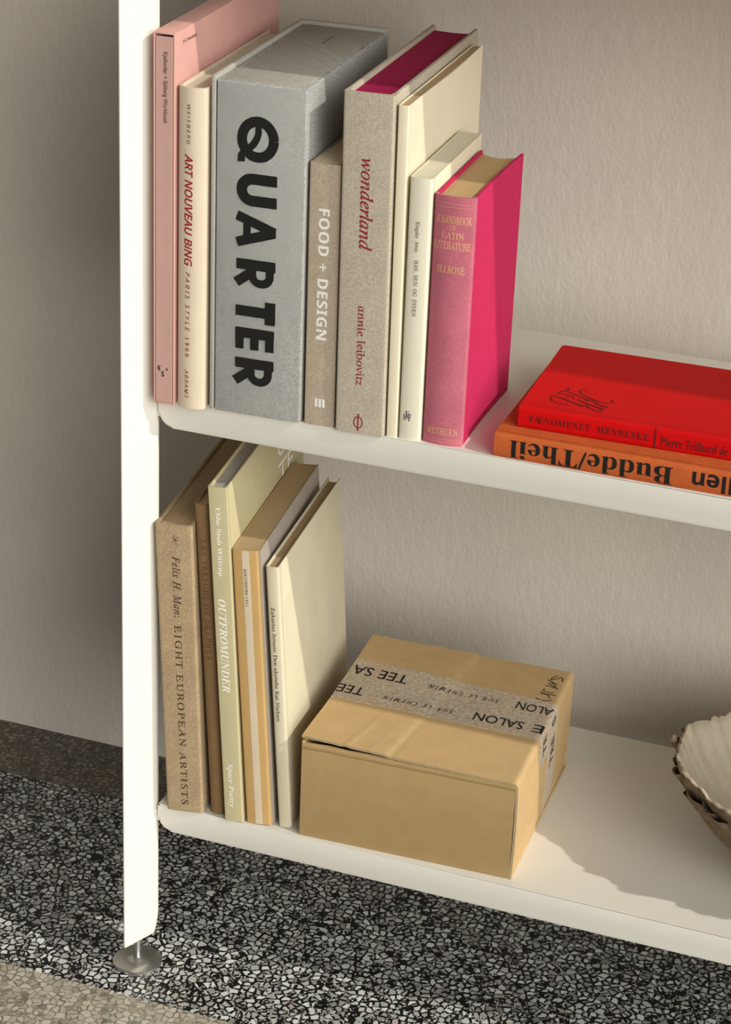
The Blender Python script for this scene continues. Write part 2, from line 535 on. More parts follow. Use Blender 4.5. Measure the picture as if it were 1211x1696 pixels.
def smooth_line(pts, n=8):
    P = [Vector(p) for p in pts]
    out = []
    for i in range(len(P) - 1):
        p0, p1, p2, p3 = P[max(i - 1, 0)], P[i], P[i + 1], P[min(i + 2, len(P) - 1)]
        for k in range(n):
            t = k / n
            out.append(0.5 * ((2 * p1) + (p2 - p0) * t + (2 * p0 - 5 * p1 + 4 * p2 - p3) * t * t + (3 * p1 - p0 - 3 * p2 + p3) * t ** 3))
    out.append(P[-1])
    return [tuple(p) for p in out]

def front(yoff=0.0, bulge=0.0, wd=1.0):
    """surface of a spine: u across, v up; bulge towards the reader"""
    def f(u, v, lift):
        s = 2 * u / wd - 1
        return (u, yoff - bulge * max(0.0, 1 - s * s) - lift, v)
    if bulge > 0:
        f.cut = ('u', wd / 16)
    return f

def right_side(x):
    return lambda u, v, lift: (x + lift, u, v)

def top_side(z):
    return lambda u, v, lift: (u, v, z + lift)

# ------------------------------------------------------------------ the room
Y_WALL = 37.7
def room():
    bm = bmesh.new()
    add_box(bm, -260, 330, Y_WALL, Y_WALL + 20, -4, 330)
    o = finish('wall_back', bm, M['wall']); o['kind'] = 'structure'
    bm = bmesh.new()
    strips = [(-330, -7.3, 1), (-7.3, 26.9, 0), (26.9, Y_WALL, 2)]
    xs = (-260, 330)
    for y0, y1, mi in strips:
        f = bm.faces.new([bm.verts.new(p) for p in ((xs[0], y0, 0), (xs[1], y0, 0), (xs[1], y1, 0), (xs[0], y1, 0))]); f.material_index = mi
        f2 = bm.faces.new([bm.verts.new(p) for p in ((xs[0], y0, -4), (xs[0], y1, -4), (xs[1], y1, -4), (xs[1], y0, -4))]); f2.material_index = mi
    me = bpy.data.meshes.new('floor')
    bmesh.ops.scale(bm, vec=(CM, CM, CM), verts=bm.verts)
    bm.to_mesh(me); bm.free()
    for k in ('floor_dark', 'floor_pale', 'floor_pale_shaded'):
        me.materials.append(M[k])
    o = bpy.data.objects.new('floor', me); COL.objects.link(o); o['kind'] = 'structure'
room()

# ------------------------------------------------------------------ the shelving unit
SHELF_X0, SHELF_X1, DEPTH, THICK = 0.6, 166.0, 32.6, 3.1
Z_LOW, Z_UP, PITCH = 16.2, 61.7, 45.5
unit = thing('shelving_unit', 'cream-white powder-coated metal shelving unit standing on the terrazzo floor', 'shelf', (0, 0, 0))

def post_section(mx=1, my=1, cx=-1.15, cy=-1.9):
    tri = [(-1.62, -4.15), (0.62, 0.85), (-2.3, 2.6)]  # hidden rear corner stretched back so the post's shadow closes a sunlit gap
    pts = rounded(tri, [0.16, 0.9, 0.35], 10)
    return [(cx + (x - cx) * mx, cy + (y - cy) * my) for x, y in pts]

def make_post(pts, z0, z1, taper=(0, 1, 1)):
    bm = bmesh.new()
    lo, hi = add_prism(bm, pts, z0, z1)
    # the lower end is rounded off on its inner edge
    bmesh.ops.bisect_plane(bm, geom=bm.verts[:] + bm.edges[:] + bm.faces[:], plane_co=(0, 0, z0 + 1.1), plane_no=(0, 0, 1))
    bmesh.ops.bisect_plane(bm, geom=bm.verts[:] + bm.edges[:] + bm.faces[:], plane_co=(0, 0, z0 + 2.4), plane_no=(0, 0, 1))
    ax = max(bm.verts, key=lambda v: abs(v.co.x - taper[0]) * 0 + (v.co.x - taper[0]) * taper[1]).co.x
    for v in bm.verts:
        if v.co.z < z0 + 2.3:
            k = max(0.0, 1 - abs(v.co.x - ax) / 0.9)
            amt = (0.42 if v.co.z < z0 + 0.5 else 0.16) * k
            v.co.x -= amt * taper[1] * 0.5; v.co.y -= amt * taper[2]
    es = [ed for ed in bm.edges if all(abs(v.co.z - z0) < 1e-6 for v in ed.verts)]
    bmesh.ops.bevel(bm, geom=es, offset=0.12, segments=3, affect='EDGES', profile=0.5)
    return bm

def make_foot(parent, cx, cy):
    bm = bmesh.new()
    prof = [(0.0, 0.0), (2.55, 0.0), (2.62, 0.06), (2.62, 0.26), (2.5, 0.36), (1.2, 0.50), (0.62, 0.60), (0.42, 0.78), (0.36, 1.1), (0.36, 4.2), (0.0, 4.2)]
    n = 48
    rings = []
    for r, z in prof:
        if r == 0:
            rings.append([bm.verts.new((cx, cy, z))])
        else:
            rings.append([bm.verts.new((cx + r * math.cos(2 * math.pi * k / n), cy + r * math.sin(2 * math.pi * k / n), z)) for k in range(n)])
    for a, b_ in zip(rings, rings[1:]):
        for k in range(n):
            k2 = (k + 1) % n
            if len(a) == 1:
                bm.faces.new((a[0], b_[k], b_[k2]))
            elif len(b_) == 1:
                bm.faces.new((a[k], a[k2], b_[0]))
            else:
                bm.faces.new((a[k], a[k2], b_[k2], b_[k]))
    o = finish('levelling_foot', bm, M['steel'], parent, auto=35)
    o['label'] = 'round brushed steel foot'
    return o

def unit_posts():
    for mx, my, dx, dy in ((1, 1, 0, 0), (-1, 1, SHELF_X1 + 2.0, 0), (1, -1, -1.9, DEPTH + 3.8), (-1, -1, SHELF_X1 + 3.9, DEPTH + 3.8)):
        pts = [(x + dx, y + dy) for x, y in post_section(mx, my)]
        bm = make_post(pts, 3.0, 180.0, (dx, mx, my))
        p = finish('post', bm, M['paint'], unit, auto=40)
        make_foot(p, -1.05 + dx, -1.5 + dy + (0 if my == 1 else -0.8))
unit_posts()

def make_shelf(z):
    bm = bmesh.new()
    poly = [(SHELF_X0, z + THICK), (SHELF_X0, z), (SHELF_X1, z), (SHELF_X1, z + THICK)]
    pts = rounded(poly, [0.15, 1.5, 1.5, 0.15], 8)
    lo, hi = add_prism(bm, pts, 0.0, DEPTH, axis='y')
    es = [ed for ed in bm.edges if all(abs(v.co.y) < 1e-6 for v in ed.verts)]
    bmesh.ops.bevel(bm, geom=es, offset=0.28, segments=4, affect='EDGES', profile=0.5)
    return finish('shelf', bm, M['paint'], unit, auto=40)
for z in (Z_LOW, Z_UP, Z_UP + PITCH + 3.4, Z_UP + 2 * PITCH + 3.4):  # topmost shelf is unseen, added to keep the sun off the wall
    make_shelf(z)
    for yb in (0.2, DEPTH - 1.4):
        bm = bmesh.new()
        add_box(bm, -0.5 if yb < 5 else -2.4, 0.75, yb, yb + 0.4, z + 0.9, z + 2.2, 0.08)
        finish('bracket', bm, M['paint'], unit)
ZU, ZL = Z_UP + THICK, Z_LOW + THICK

# ------------------------------------------------------------------ books
GU, GL, GS = 'books standing on the middle shelf', 'books standing on the bottom shelf', 'books lying in a stack on the middle shelf'

def book_root(name, label, X, Y, Z, yaw, h, lean, group, cat='book'):
    return thing(name, label, cat, (X, Y, Z), yaw, -math.asin(lean / h), group)

def spine_part(root, wd, h, mat, bulge=0.0, t=0.3, edge=0.12, y1=0.9, name='spine', z0=0.0):
    """spine board, flat or rounded, with soft vertical edges"""
    n = 20
    outer = []
    for i in range(n + 1):
        u = wd * i / n
        s = 2 * i / n - 1
        y = -bulge * (1 - s * s)
        if u < edge:
            y += edge - math.sqrt(max(0, edge ** 2 - (edge - u) ** 2))
        if wd - u < edge:
            y += edge - math.sqrt(max(0, edge ** 2 - (edge - (wd - u)) ** 2))
        outer.append((u, y))
    # extra points inside the rounded edges
    for k in (1, 2, 3):
        a = math.radians(90 * k / 4)
        u = edge - edge * math.cos(a)
        y = edge - edge * math.sin(a)
        outer.append((u, y - bulge * (1 - (2 * u / wd - 1) ** 2)))
        outer.append((wd - u, y - bulge * (1 - (2 * u / wd - 1) ** 2)))
    outer = sorted(set((round(a, 5), round(b_, 5)) for a, b_ in outer))
    inner = [(min(max(u, t), wd - t), y + t + (0.0)) for u, y in outer if t <= u <= wd - t]
    poly = outer + [(wd, y1), (wd - t, y1)] + inner[::-1] + [(t, y1), (0, y1)]
    bm = bmesh.new()
    lo, hi = add_prism(bm, poly, z0, h)
    es = [ed for ed in bm.edges if all(abs(v.co.z - h) < 1e-5 for v in ed.verts) or all(abs(v.co.z - z0) < 1e-5 for v in ed.verts)]
    return finish(name, bm, mat, root, auto=50)

def board(root, x0, x1, y0, y1, h, mat, name, z0=0.0, bev=0.06, curve=0.0, split=None):
    bm = bmesh.new()
    add_box(bm, x0, x1, y0, y1, z0, h, bev)
    return finish(name, bm, mat, root, auto=40)

def page_block(root, x0, x1, y0, y1, z0, z1, mat, concave=0.0, convex=0.0, name='page_block', ragged=0.0):
    n = 14
    pts = []
    for i in range(n + 1):
        u = i / n; s = 2 * u - 1
        pts.append((x0 + (x1 - x0) * u, y0 - convex * (1 - s * s)))
    for i in range(n, -1, -1):
        u = i / n; s = 2 * u - 1
        pts.append((x0 + (x1 - x0) * u, y1 - concave * (1 - s * s)))
    bm = bmesh.new()
    lo, hi = add_prism(bm, pts, z0, z1)
    if ragged:
        for v in hi:
            v.co.z += ragged * noise.noise(Vector((v.co.x * 3.1, 1.7, 0)))
    return finish(name, bm, mat, root, auto=40)

# --- pale pink slipcase
def slipcase_book():
    X, Y, w_, h, d = 0.86, -1.70, 2.05, 35.4, 27.0
    r = book_root('slipcased_book', 'tall pale pink slipcased book at the left end of the middle shelf, against the post', X, Y, ZU, 1.8, h, 0.05, GU)
    bm = bmesh.new()
    t = 0.14
    add_box(bm, 0, t, 0.05, d, 0, h, 0.03); add_box(bm, w_ - t, w_, 0.05, d, 0, h, 0.05)
    add_box(bm, t * .7, w_ - t * .7, 0.06, d, h - t, h, 0.03); add_box(bm, t * .7, w_ - t * .7, 0.06, d, 0, t, 0.03)
    add_box(bm, t * .7, w_ - t * .7, d - t, d, t * .7, h - t * .7, 0.0)
    sl = finish('slipcase', bm, M['pink_board'], r, auto=40)
    letters('side_lettering', sl, 'K+S Workbook', 'plain', (2.05, 34.12, 5.3, 34.42), 'up', M['ink_brown'], right_side(w_))
    sp = spine_part(r, w_ - 2 * t - 0.1, h - t - 0.2, M['pink_inner'], 0.0, 0.2, 0.05, 1.0, name='spine', z0=t + 0.05)
    sp.location = ((t + 0.05) * CM, 0.06 * CM, 0)
    page_block(r, t + .3, w_ - t - .3, 0.6, d - 1, t + .1, h - t - .6, M['white_pages'])
    f = front(0.0)
    o = t + .05
    letters('title_lettering', sp, 'Kjellander + Sj\u00f6berg Workbook', 'plain', (0.86 - o, 27.2, 1.40 - o, 33.7), 'down', M['ink_brown'], f)
    letters('publisher_mark', sp, 'K', 'sansbold', (0.45 - o, 3.33, 0.73 - o, 3.86), 'up', M['ink_black'], f)
    letters('publisher_mark', sp, 'S', 'sansbold', (0.80 - o, 2.78, 1.08 - o, 3.31), 'up', M['ink_black'], f)
    letters('publisher_mark', sp, '+', 'sansbold', (1.20 - o, 3.40, 1.50 - o, 3.74), 'up', M['ink_black'], f)
slipcase_book()

# --- cream jacketed art book, rounded spine
def art_book():
    X, Y, w_, h, d = 3.12, -1.25, 2.7, 30.8, 22.8
    r = book_root('art_book', 'cream rounded-spine book with dark red spine lettering, beside the pink slipcase', X, Y, ZU, 1.8, h, 0.0, GU)
    bl = 0.42
    sp = spine_part(r, w_, h, M['cream_jacket'], bl, 0.22, 0.14, 0.6)
    board(r, 0.0, 0.25, 0.5, d, h, M['cream_jacket'], 'back_cover')
    board(r, w_ - 0.25, w_, 0.5, d, h, M['cream_jacket'], 'front_cover')
    page_block(r, 0.3, w_ - 0.3, 0.35, d - 0.5, 0.25, h - 0.3, M['white_pages'], 0.25, 0.3)
    f = front(0.0, bl, w_)
    letters('author_lettering', sp, 'WEiSBERG', 'sansital', (0.98, 25.6, 1.32, 29.25), 'down', M['ink_brown'], f, 1.35)
    letters('title_lettering', sp, 'ART NOUVEAU BiNG', 'sansital', (0.76, 14.1, 1.58, 24.7), 'down', M['ink_crimson'], f, 1.0, heavy=0.022)
    letters('subtitle_lettering', sp, 'PARIS STYLE 1900', 'sansital', (0.92, 5.2, 1.36, 13.5), 'down', M['ink_red'], f, 1.5)
    letters('publisher_mark', sp, "ABRAMS", 'sansital', (0.90, 1.05, 1.30, 3.9), 'down', M['ink_red'], f, 1.35)
art_book()

# --- grey linen clamshell box
def clamshell_box():
    X, Y, w_, h, d = 6.22, -0.85, 9.0, 32.0, 23.4
    r = book_root('clamshell_box', 'thick grey linen box with heavy black lettering down its front', X, Y, ZU, 1.8, h, 0.13, GU, 'book box')
    board(r, 0.0, 0.42, 0.0, d, h, M['grey_linen_plain'], 'cover_board', bev=0.10)
    bm = bmesh.new()
    add_box(bm, 0.50, w_, 0.02, d - 0.6, 0, h - 0.35, 0.16, 3)
    tray = finish('tray', bm, [M['grey_linen']], r, auto=40)
    bm = bmesh.new()
    add_box(bm, 0.95, w_ - 0.55, 0.75, d - 0.65, h - 0.6, h - 0.33, 0.03)
    finish('tray_top', bm, M['grey_linen_plain'], r, auto=40)
    bm = bmesh.new()
    add_box(bm, 0.40, w_, d - 0.55, d, 0, h, 0.10)
    finish('back_panel', bm, M['grey_linen_plain'], r, auto=40)
    # heavy hand-drawn capitals, reading down the face. local letter space: s = along reading, t = 0..1 cap height
    B0, B1 = 2.58, 6.38
    H = B1 - B0
    lines = []
    def put(pts, wd, top):
        lines.append(([(B0 + t_ * H, top - s_) for s_, t_ in pts], wd))
    W1 = 1.02
    q = 28.75
    lines.append((arc(B0 + 0.5 * H, q - 2.12, (H - .9) / 2 + .06, 2.12 - .48, 0, 360, 56), 0.94))
    lines.append((smooth_line([(B0 + 1.92, q - 0.75), (B0 + 1.92, q - 1.7), (B0 + 1.48, q - 2.6), (B0 + 0.78, q - 3.25), (B0 + 0.36, q - 3.75), (B0 + 0.36, q - 4.3)], 6), [0.60 + 0.12 * k / 30 for k in range(31)]))
    u_ = 23.4                                   # U
    lines.append(([(B1, u_ - .45), (B0 + 1.45, u_ - .45)] + [(B0 + 1.45 + 1.02 * math.cos(math.radians(a)), u_ - 1.47 + 1.02 * math.sin(math.radians(a))) for a in range(90, 271, 10)] + [(B0 + 1.45, u_ - 2.49), (B1, u_ - 2.49)], W1))
    a_ = 19.85                                  # A
    put([(0.42, 0.0), (1.68, 0.97)], 0.92, a_); put([(1.72, 0.97), (2.96, 0.0)], 0.92, a_); put([(0.8, 0.26), (2.6, 0.26)], 0.72, a_)
    put([(1.25, 0.93), (2.15, 0.93)], 0.5, a_)
    def R_(top):
        put([(0.44, 0), (0.44, 1)], W1, top)
        lines.append(([(B0 + .41 * H, top - .5), (B0 + .41 * H, top - 1.35)] + [(B0 + .635 * H + (.225 * H) * math.cos(math.radians(a)), top - 1.4 - .78 * math.sin(math.radians(a))) for a in range(180, -1, -12)] + [(B0 + .86 * H, top - 1.35), (B0 + .86 * H, top - .5)], 0.78))
        put([(1.05, 0.42), (2.28, 0.0)], 0.92, top)
    R_(15.3); R_(5.65)
    t0 = 11.45
    put([(0.0, 0.885), (2.2, 0.885)], W1, t0); put([(1.1, 0.0), (1.1, 0.9)], W1, t0)
    e0 = 8.65
    put([(0.44, 0.0), (0.44, 1.0)], W1, e0)
    for k in (0.112, 0.5, 0.888):
        put([(0.4, k), (2.05, k)], 0.82, e0)
    ll = strokes('title_lettering', tray, lines, M['ink_black'], front(0.02))
    letters('top_lettering', tray, 'IThelim', 'mono', (4.65, 16.2, 5.05, 19.6), 'down', M['ink_brown'], top_side(h - 0.33))
clamshell_box()

# --- sand linen food book
def food_book():
    X, Y, w_, h, d = 15.54, -0.16, 2.95, 25.15, 20.0
    r = book_root('cookbook', 'sand linen book with pale sans lettering, sunk between two taller volumes', X, Y, ZU, 1.8, h, 0.15, GU)
    sp = spine_part(r, w_, h, M['sand_linen'], 0.05, 0.25, 0.10, 0.7)
    board(r, 0.0, 0.28, 0.6, d, h, M['sand_linen'], 'back_cover')
    board(r, w_ - 0.28, w_, 0.6, d, h, M['sand_linen'], 'front_cover')
    page_block(r, 0.3, w_ - 0.3, 0.35, d - 0.3, 0.1, h - 0.08, pages('ribbed page edge', (214, 196, 164), 0.30, (900, 6, 6)))
    f = front(0.0, 0.05, w_)
    letters('title_lettering', sp, 'FOOD + DESIGN', 'sansbold', (0.98, 8.5, 2.02, 21.0), 'down', M['ink_silver'], f, 1.08)
    bl = []
    for k in range(3):
        u = 1.05 + k * 0.36
        bl.append(([(u + 0.12, 1.85), (u + 0.12, 2.68)], 0.27))
    strokes('publisher_mark', sp, bl, M['ink_silver'], f)
food_book()

# --- beige linen volume with magenta page edges
def wonder_book():
    X, Y, w_, h, d = 18.76, -0.46, 4.65, 32.1, 26.6
    r = book_root('photo_book', 'thick beige linen book with magenta page edges and red italic title', X, Y, ZU, 1.8, h, 0.3, GU)
    sp = spine_part(r, w_, h, M['beige_linen'], 0.06, 0.38, 0.14, 1.0)
    board(r, 0.0, 0.40, 0.8, d, h, M['beige_linen'], 'back_cover', bev=0.08)
    board(r, w_ - 0.40, w_, 0.8, d, h, M['beige_linen'], 'front_cover', bev=0.08)
    page_block(r, 0.42, w_ - 0.42, 0.40, d - 0.5, 0.4, h - 0.42, M['magenta_edge'], 0.25)
    f = front(0.0, 0.06, w_)
    letters('title_lettering', sp, 'wonderland', 'ital', (1.80, 17.8, 3.06, 26.3), 'down', M['ink_red'], f)
    letters('author_lettering', sp, 'annie leibovitz', 'roman', (1.90, 4.8, 2.72, 12.5), 'down', M['ink_red'], f)
    strokes('publisher_mark', sp, [(arc(2.24, 1.13, 0.40, 0.56, 0, 360, 40), 0.10), ([(2.24, 0.32), (2.24, 1.95)], 0.13), ([(2.08, 0.35), (2.40, 0.35)], 0.07), ([(2.08, 1.92), (2.40, 1.92)], 0.07)], M['ink_red'], f)
wonder_book()

# --- thin tall cream paperback
def cream_book():
    X, Y, w_, h, d = 23.58, 0.14, 0.98, 31.3, 23.6
    r = book_root('thin_book', 'tall thin plain cream book with a blank spine, right of the beige linen volume', X, Y, ZU, 1.8, h, 0.25, GU)
    spine_part(r, w_, h, M['ivory'], 0.05, 0.12, 0.10, 0.5)
    board(r, 0.0, 0.10, 0.45, d, h, M['ivory'], 'back_cover', bev=0.02)
    # front cover with a gently worn top edge
    bm = bmesh.new()
    top = [(0.45, h)] + [(0.45 + (d - .45) * k / 12, h - 0.0 - 0.35 * math.sin(math.pi * min(1, k / 12)) ** 2 * (k / 12)) for k in range(1, 12)] + [(d, h + 0.05)]
    pts = [(0.45, 0.0), (d, 0.0)] + top[::-1]
    add_prism(bm, pts, w_ - 0.10, w_, axis='x')
    finish('front_cover', bm, M['ivory'], r)
    page_block(r, 0.11, w_ - 0.11, 0.12, d - 0.2, 0.05, h - 0.12, M['kraft_pages'])
cream_book()

# --- short pale paperback
def amis_book():
    X, Y, w_, h, d = 24.70, 0.32, 2.1, 25.0, 15.8
    r = book_root('paperback_book', 'short ivory paperback with small grey spine lettering, left of the pink book', X, Y, ZU, 1.8, h, 0.05, GU)
    sp = spine_part(r, w_, h, M['ivory_pale'], 0.16, 0.08, 0.22, 0.6)
    board(r, 0.0, 0.06, 0.5, d, h, M['ivory'], 'back_cover', bev=0.01)
    board(r, w_ - 0.06, w_, 0.5, d, h, M['ivory'], 'front_cover', bev=0.01)
    page_block(r, 0.07, w_ - 0.07, 0.10, d - 0.05, 0.02, h - 0.06, pages('grey white page edge', (206, 200, 178), 0.12), 0.0, 0.1)
    f = front(0.0, 0.16, w_)
    letters('author_lettering', sp, 'Kingsley  Amis:', 'roman', (0.66, 18.1, 1.16, 21.0), 'down', M['ink_grey'], f)
    letters('title_lettering', sp, 'HAN,  HUN  OG  DYDEN', 'roman', (0.72, 12.1, 1.18, 17.4), 'down', M['ink_grey'], f)
    letters('publisher_mark', sp, 'S', 'bold', (0.44, 1.92, 0.72, 2.55), 'up', M['ink_black'], f)
    letters('publisher_mark', sp, 'V', 'bold', (0.62, 2.05, 1.02, 2.85), 'up', M['ink_black'], f)
    letters('publisher_mark', sp, 'F', 'bold', (0.92, 1.90, 1.20, 2.60), 'up', M['ink_black'], f)
amis_book()

# --- pink handbook
def handbook():
    X, Y, w_, h, d = 26.95, 0.62, 3.75, 23.7, 14.6
    r = book_root('hardcover_book', 'bright pink cloth hardcover with a faded rose spine at the right end of the row', X, Y, ZU, 1.8, h, 0.0, GU)
    bl = 0.36
    sp = spine_part(r, w_, h, M['rose_cloth'], bl, 0.24, 0.12, 0.55)
    board(r, 0.0, 0.26, 0.5, d, h, M['hot_pink'], 'back_cover')
    # front board flares slightly outwards towards its fore edge
    bm = bmesh.new()
    def fn(i, j):
        y = 0.5 + (d + .5 - 0.5) * i
        return (w_ + 0.05 * math.sin(i * math.pi) * -1 + 0.30 * i ** 2.2, y, h * j)
    V = grid(bm, fn, 16, 2)
    V2 = grid(bm, lambda i, j: Vector(fn(i, j)) - Vector((0.26, 0, 0)), 16, 2)
    for A, B in (([V[i][0] for i in range(17)], [V2[i][0] for i in range(17)]), ([V[i][-1] for i in range(17)], [V2[i][-1] for i in range(17)]), (V[0], V2[0]), (V[-1], V2[-1])):
        for k in range(len(A) - 1):
            bm.faces.new((A[k], A[k + 1], B[k + 1], B[k]))
    finish('front_cover', bm, M['hot_pink'], r, auto=40)
    page_block(r, 0.27, w_ - 0.30, 0.30, d - 0.1, 0.3, h - 0.32, M['tan_pages'], 0.75, 0.25)
    f = front(0.0, bl, w_)
    g = M['ink_gold']
    letters('title_lettering', sp, 'A HANDBOOK', 'roman', (0.22, 21.22, 3.55, 21.95), 'up', g, f)
    letters('title_lettering', sp, 'OF', 'roman', (1.55, 20.62, 2.15, 21.08), 'up', g, f)
    letters('title_lettering', sp, 'LATIN', 'roman', (0.85, 19.85, 2.90, 20.45), 'up', g, f)
    letters('title_lettering', sp, 'LITERATURE', 'roman', (0.18, 18.85, 3.55, 19.55), 'up', g, f)
    letters('author_lettering', sp, 'H.J.ROSE', 'roman', (0.62, 16.62, 3.15, 17.32), 'up', g, f)
    letters('publisher_mark', sp, 'METHUEN', 'roman', (0.42, 1.05, 3.35, 1.68), 'up', M['ink_gold'], f, 1.1)
    ln = []
    for v in (23.05, 22.72, 0.62, 0.40):
        strokes('gilt_rule', sp, [([(0.06 + 3.63 * k / 20, v) for k in range(21)], 0.045)], M['ink_goldline'], f)
handbook()

# --- lower row
def euro_book():
    X, Y, w_, h, d = 1.94, -0.6, 3.82, 32.4, 25.0
    r = book_root('linen_book', 'thick oatmeal linen book leaning on the post at the left end of the bottom shelf', X, Y, ZL, 6, h, 1.42, GL)
    sp = spine_part(r, w_, h, M['brown_linen'], 0.05, 0.32, 0.22, 1.0)
    board(r, 0.0, 0.32, 0.9, d, h, M['brown_linen'], 'back_cover')
    board(r, w_ - 0.32, w_, 0.9, d, h, M['brown_linen'], 'front_cover')
    page_block(r, 0.40, w_ - 0.36, 0.36, d - 0.5, 0.3, h - 0.30, M['brown_pages'], 0.3)
    f = front(0.0, 0.05, w_)
    letters('author_lettering', sp, 'Felix H. Man:', 'ital', (1.66, 22.4, 2.50, 29.1), 'down', M['ink_brown'], f, 1.1)
    letters('title_lettering', sp, 'EIGHT EUROPEAN ARTISTS', 'roman', (1.62, 0.85, 2.34, 21.5), 'down', M['ink_brown'], f, 1.22)
    orn = [(smooth_line([(1.75, 31.2), (2.05, 30.9), (2.4, 31.25)], 6), 0.05), (smooth_line([(1.8, 30.5), (2.1, 30.95), (2.2, 30.35)], 6), 0.06), (smooth_line([(2.0, 31.35), (2.1, 30.9), (2.45, 30.75)], 6), 0.05), ([(2.3, 30.3), (2.42, 30.3)], 0.1)]
    strokes('publisher_mark', sp, orn, M['ink_umber'], f)
euro_book()

def delphi_book():
    X, Y, w_, h, d = 6.27, 0.75, 1.45, 34.8, 22.0
    r = book_root('brown_book', 'thin brown book with faint dark lettering, pushed in beside the oatmeal linen book', X, Y, ZL, 6, h, 2.04, GL)
    sp = spine_part(r, w_, h, M['brown_leather'], 0.26, 0.14, 0.10, 0.5)
    board(r, 0.0, 0.15, 0.45, d, h, M['brown_leather'], 'back_cover', bev=0.03)
    board(r, w_ - 0.15, w_, 0.45, d, h, M['brown_leather'], 'front_cover', bev=0.03)
    page_block(r, 0.16, w_ - 0.16, 0.2, d - 0.3, 0.2, h - 0.25, M['brown_pages'], 0.1, 0.15)
    letters('title_lettering', sp, 'LES TRESORS DE DELPHES', 'roman', (0.48, 17.9, 1.02, 31.0), 'down', M['ink_umber'], front(0.0, 0.26, w_), 1.3)
delphi_book()

def outfro_book():
    X, Y, w_, h, d = 8.22, -0.2, 1.95, 37.3, 26.6
    r = book_root('khaki_book', 'tallest bottom-shelf book, pale khaki card with white slab lettering', X, Y, ZL, 6, h, 2.25, GL)
    sp = spine_part(r, w_ - 0.02, h, M['olive_card'], 0.05, 0.2, 0.10, 0.7)
    board(r, 0.0, 0.20, 0.6, d, h, M['olive_card'], 'back_cover')
    fc = board(r, w_ - 0.20, w_, 0.6, d, h, M['olive_card'], 'front_cover')
    page_block(r, 0.21, w_ - 0.21, 0.25, d - 0.3, 0.3, h - 0.40, M['grey_pages'])
    f = front(0.0, 0.05, w_)
    letters('author_lettering', sp, 'Ebbe Stub Wittrup', 'bold', (0.56, 27.85, 1.16, 35.2), 'down', M['ink_white'], f)
    letters('title_lettering', sp, 'OUTFROMUNDER', 'boldital', (0.46, 15.0, 1.28, 25.35), 'down', M['ink_white'], f, heavy=0.005)
    letters('publisher_lettering', sp, 'Space Poetry', 'boldital', (0.46, 1.7, 1.16, 6.8), 'down', M['ink_white'], f)
    letters('cover_lettering', fc, 'OU', 'plain', (17.2, 33.1, 22.4, 35.2), 'up', M['ink_white'], right_side(w_))
    letters('cover_lettering', fc, 'TF', 'plain', (17.2, 30.2, 22.4, 32.4), 'up', M['ink_white'], right_side(w_))
outfro_book()

def ark_book():
    X, Y, w_, h, d = 10.42, 0.35, 2.8, 30.85, 21.8
    r = book_root('ochre_book', 'ochre bound volume with a pale paper strip down its spine', X, Y, ZL, 6, h, 2.05, GL)
    sp = spine_part(r, w_ - 0.25, h, M['ochre_card'], 0.10, 0.12, 0.14, 0.6)
    board(r, 0.0, 0.10, 0.5, d, h, M['ochre_card'], 'back_cover', bev=0.02)
    board(r, w_ - 0.10, w_, 0.25, d, h, M['black_card'], 'front_cover', bev=0.02)
    page_block(r, 0.11, w_ - 0.11, 0.15, d - 0.1, 0.05, h - 0.05, M['kraft_pages'])
    f = front(0.0, 0.10, w_ - 0.25)
    bm = bmesh.new()
    n = 8
    u0, u1 = 0.98, 1.72
    fo = [bm.verts.new(f(u0 + (u1 - u0) * k / n, 0.02, 0.015)) for k in range(n + 1)]
    fh = [bm.verts.new(f(u0 + (u1 - u0) * k / n, h - 0.02, 0.015)) for k in range(n + 1)]
    bo = [bm.verts.new(f(u0 + (u1 - u0) * k / n, 0.02, -0.01)) for k in range(n + 1)]
    bh = [bm.verts.new(f(u0 + (u1 - u0) * k / n, h - 0.02, -0.01)) for k in range(n + 1)]
    for k in range(n):
        bm.faces.new((fo[k], fo[k + 1], fh[k + 1], fh[k]))
        bm.faces.new((bo[k], bh[k], bh[k + 1], bo[k + 1]))
        bm.faces.new((fh[k], fh[k + 1], bh[k + 1], bh[k]))
        bm.faces.new((fo[k], bo[k], bo[k + 1], fo[k + 1]))
    bm.faces.new((fo[0], fh[0], bh[0], bo[0])); bm.faces.new((fo[n], bo[n], bh[n], fh[n]))
    finish('paper_strip', bm, M['paper_strip'], sp)
    letters('title_lettering', sp, 'ARKITEKTEN 1961', 'mono', (1.12, 24.8, 1.42, 28.9), 'down', M['ink_brown'], f, lift=0.035)
ark_book()

def jensen_book():
    X, Y, w_, h, d = 13.66, 1.0, 1.35, 29.35, 22.3
    r = book_root('cream_book', 'thin cream hardcover with black spine lettering, leaning beside the cardboard box', X, Y, ZL, 5, h, 2.05, GL)
    sp = spine_part(r, w_, h, M['cream_board'], 0.10, 0.12, 0.22, 0.6)
    board(r, 0.0, 0.13, 0.5, d, h, M['cream_board'], 'back_cover', bev=0.03)
    board(r, w_ - 0.13, w_, 0.5, d, h, M['cream_board'], 'front_cover', bev=0.04)
    page_block(r, 0.16, w_ - 0.16, 0.14, d - 0.4, 0.3, h - 0.35, M['brown_pages'], 0.05)
    letters('title_lettering', sp, 'Zakarias Jensen: Den ukendte Kai Nielsen', 'roman', (0.40, 12.25, 0.80, 25.0), 'down', M['ink_black'], front(0.0, 0.10, w_), 1.0)
jensen_book()

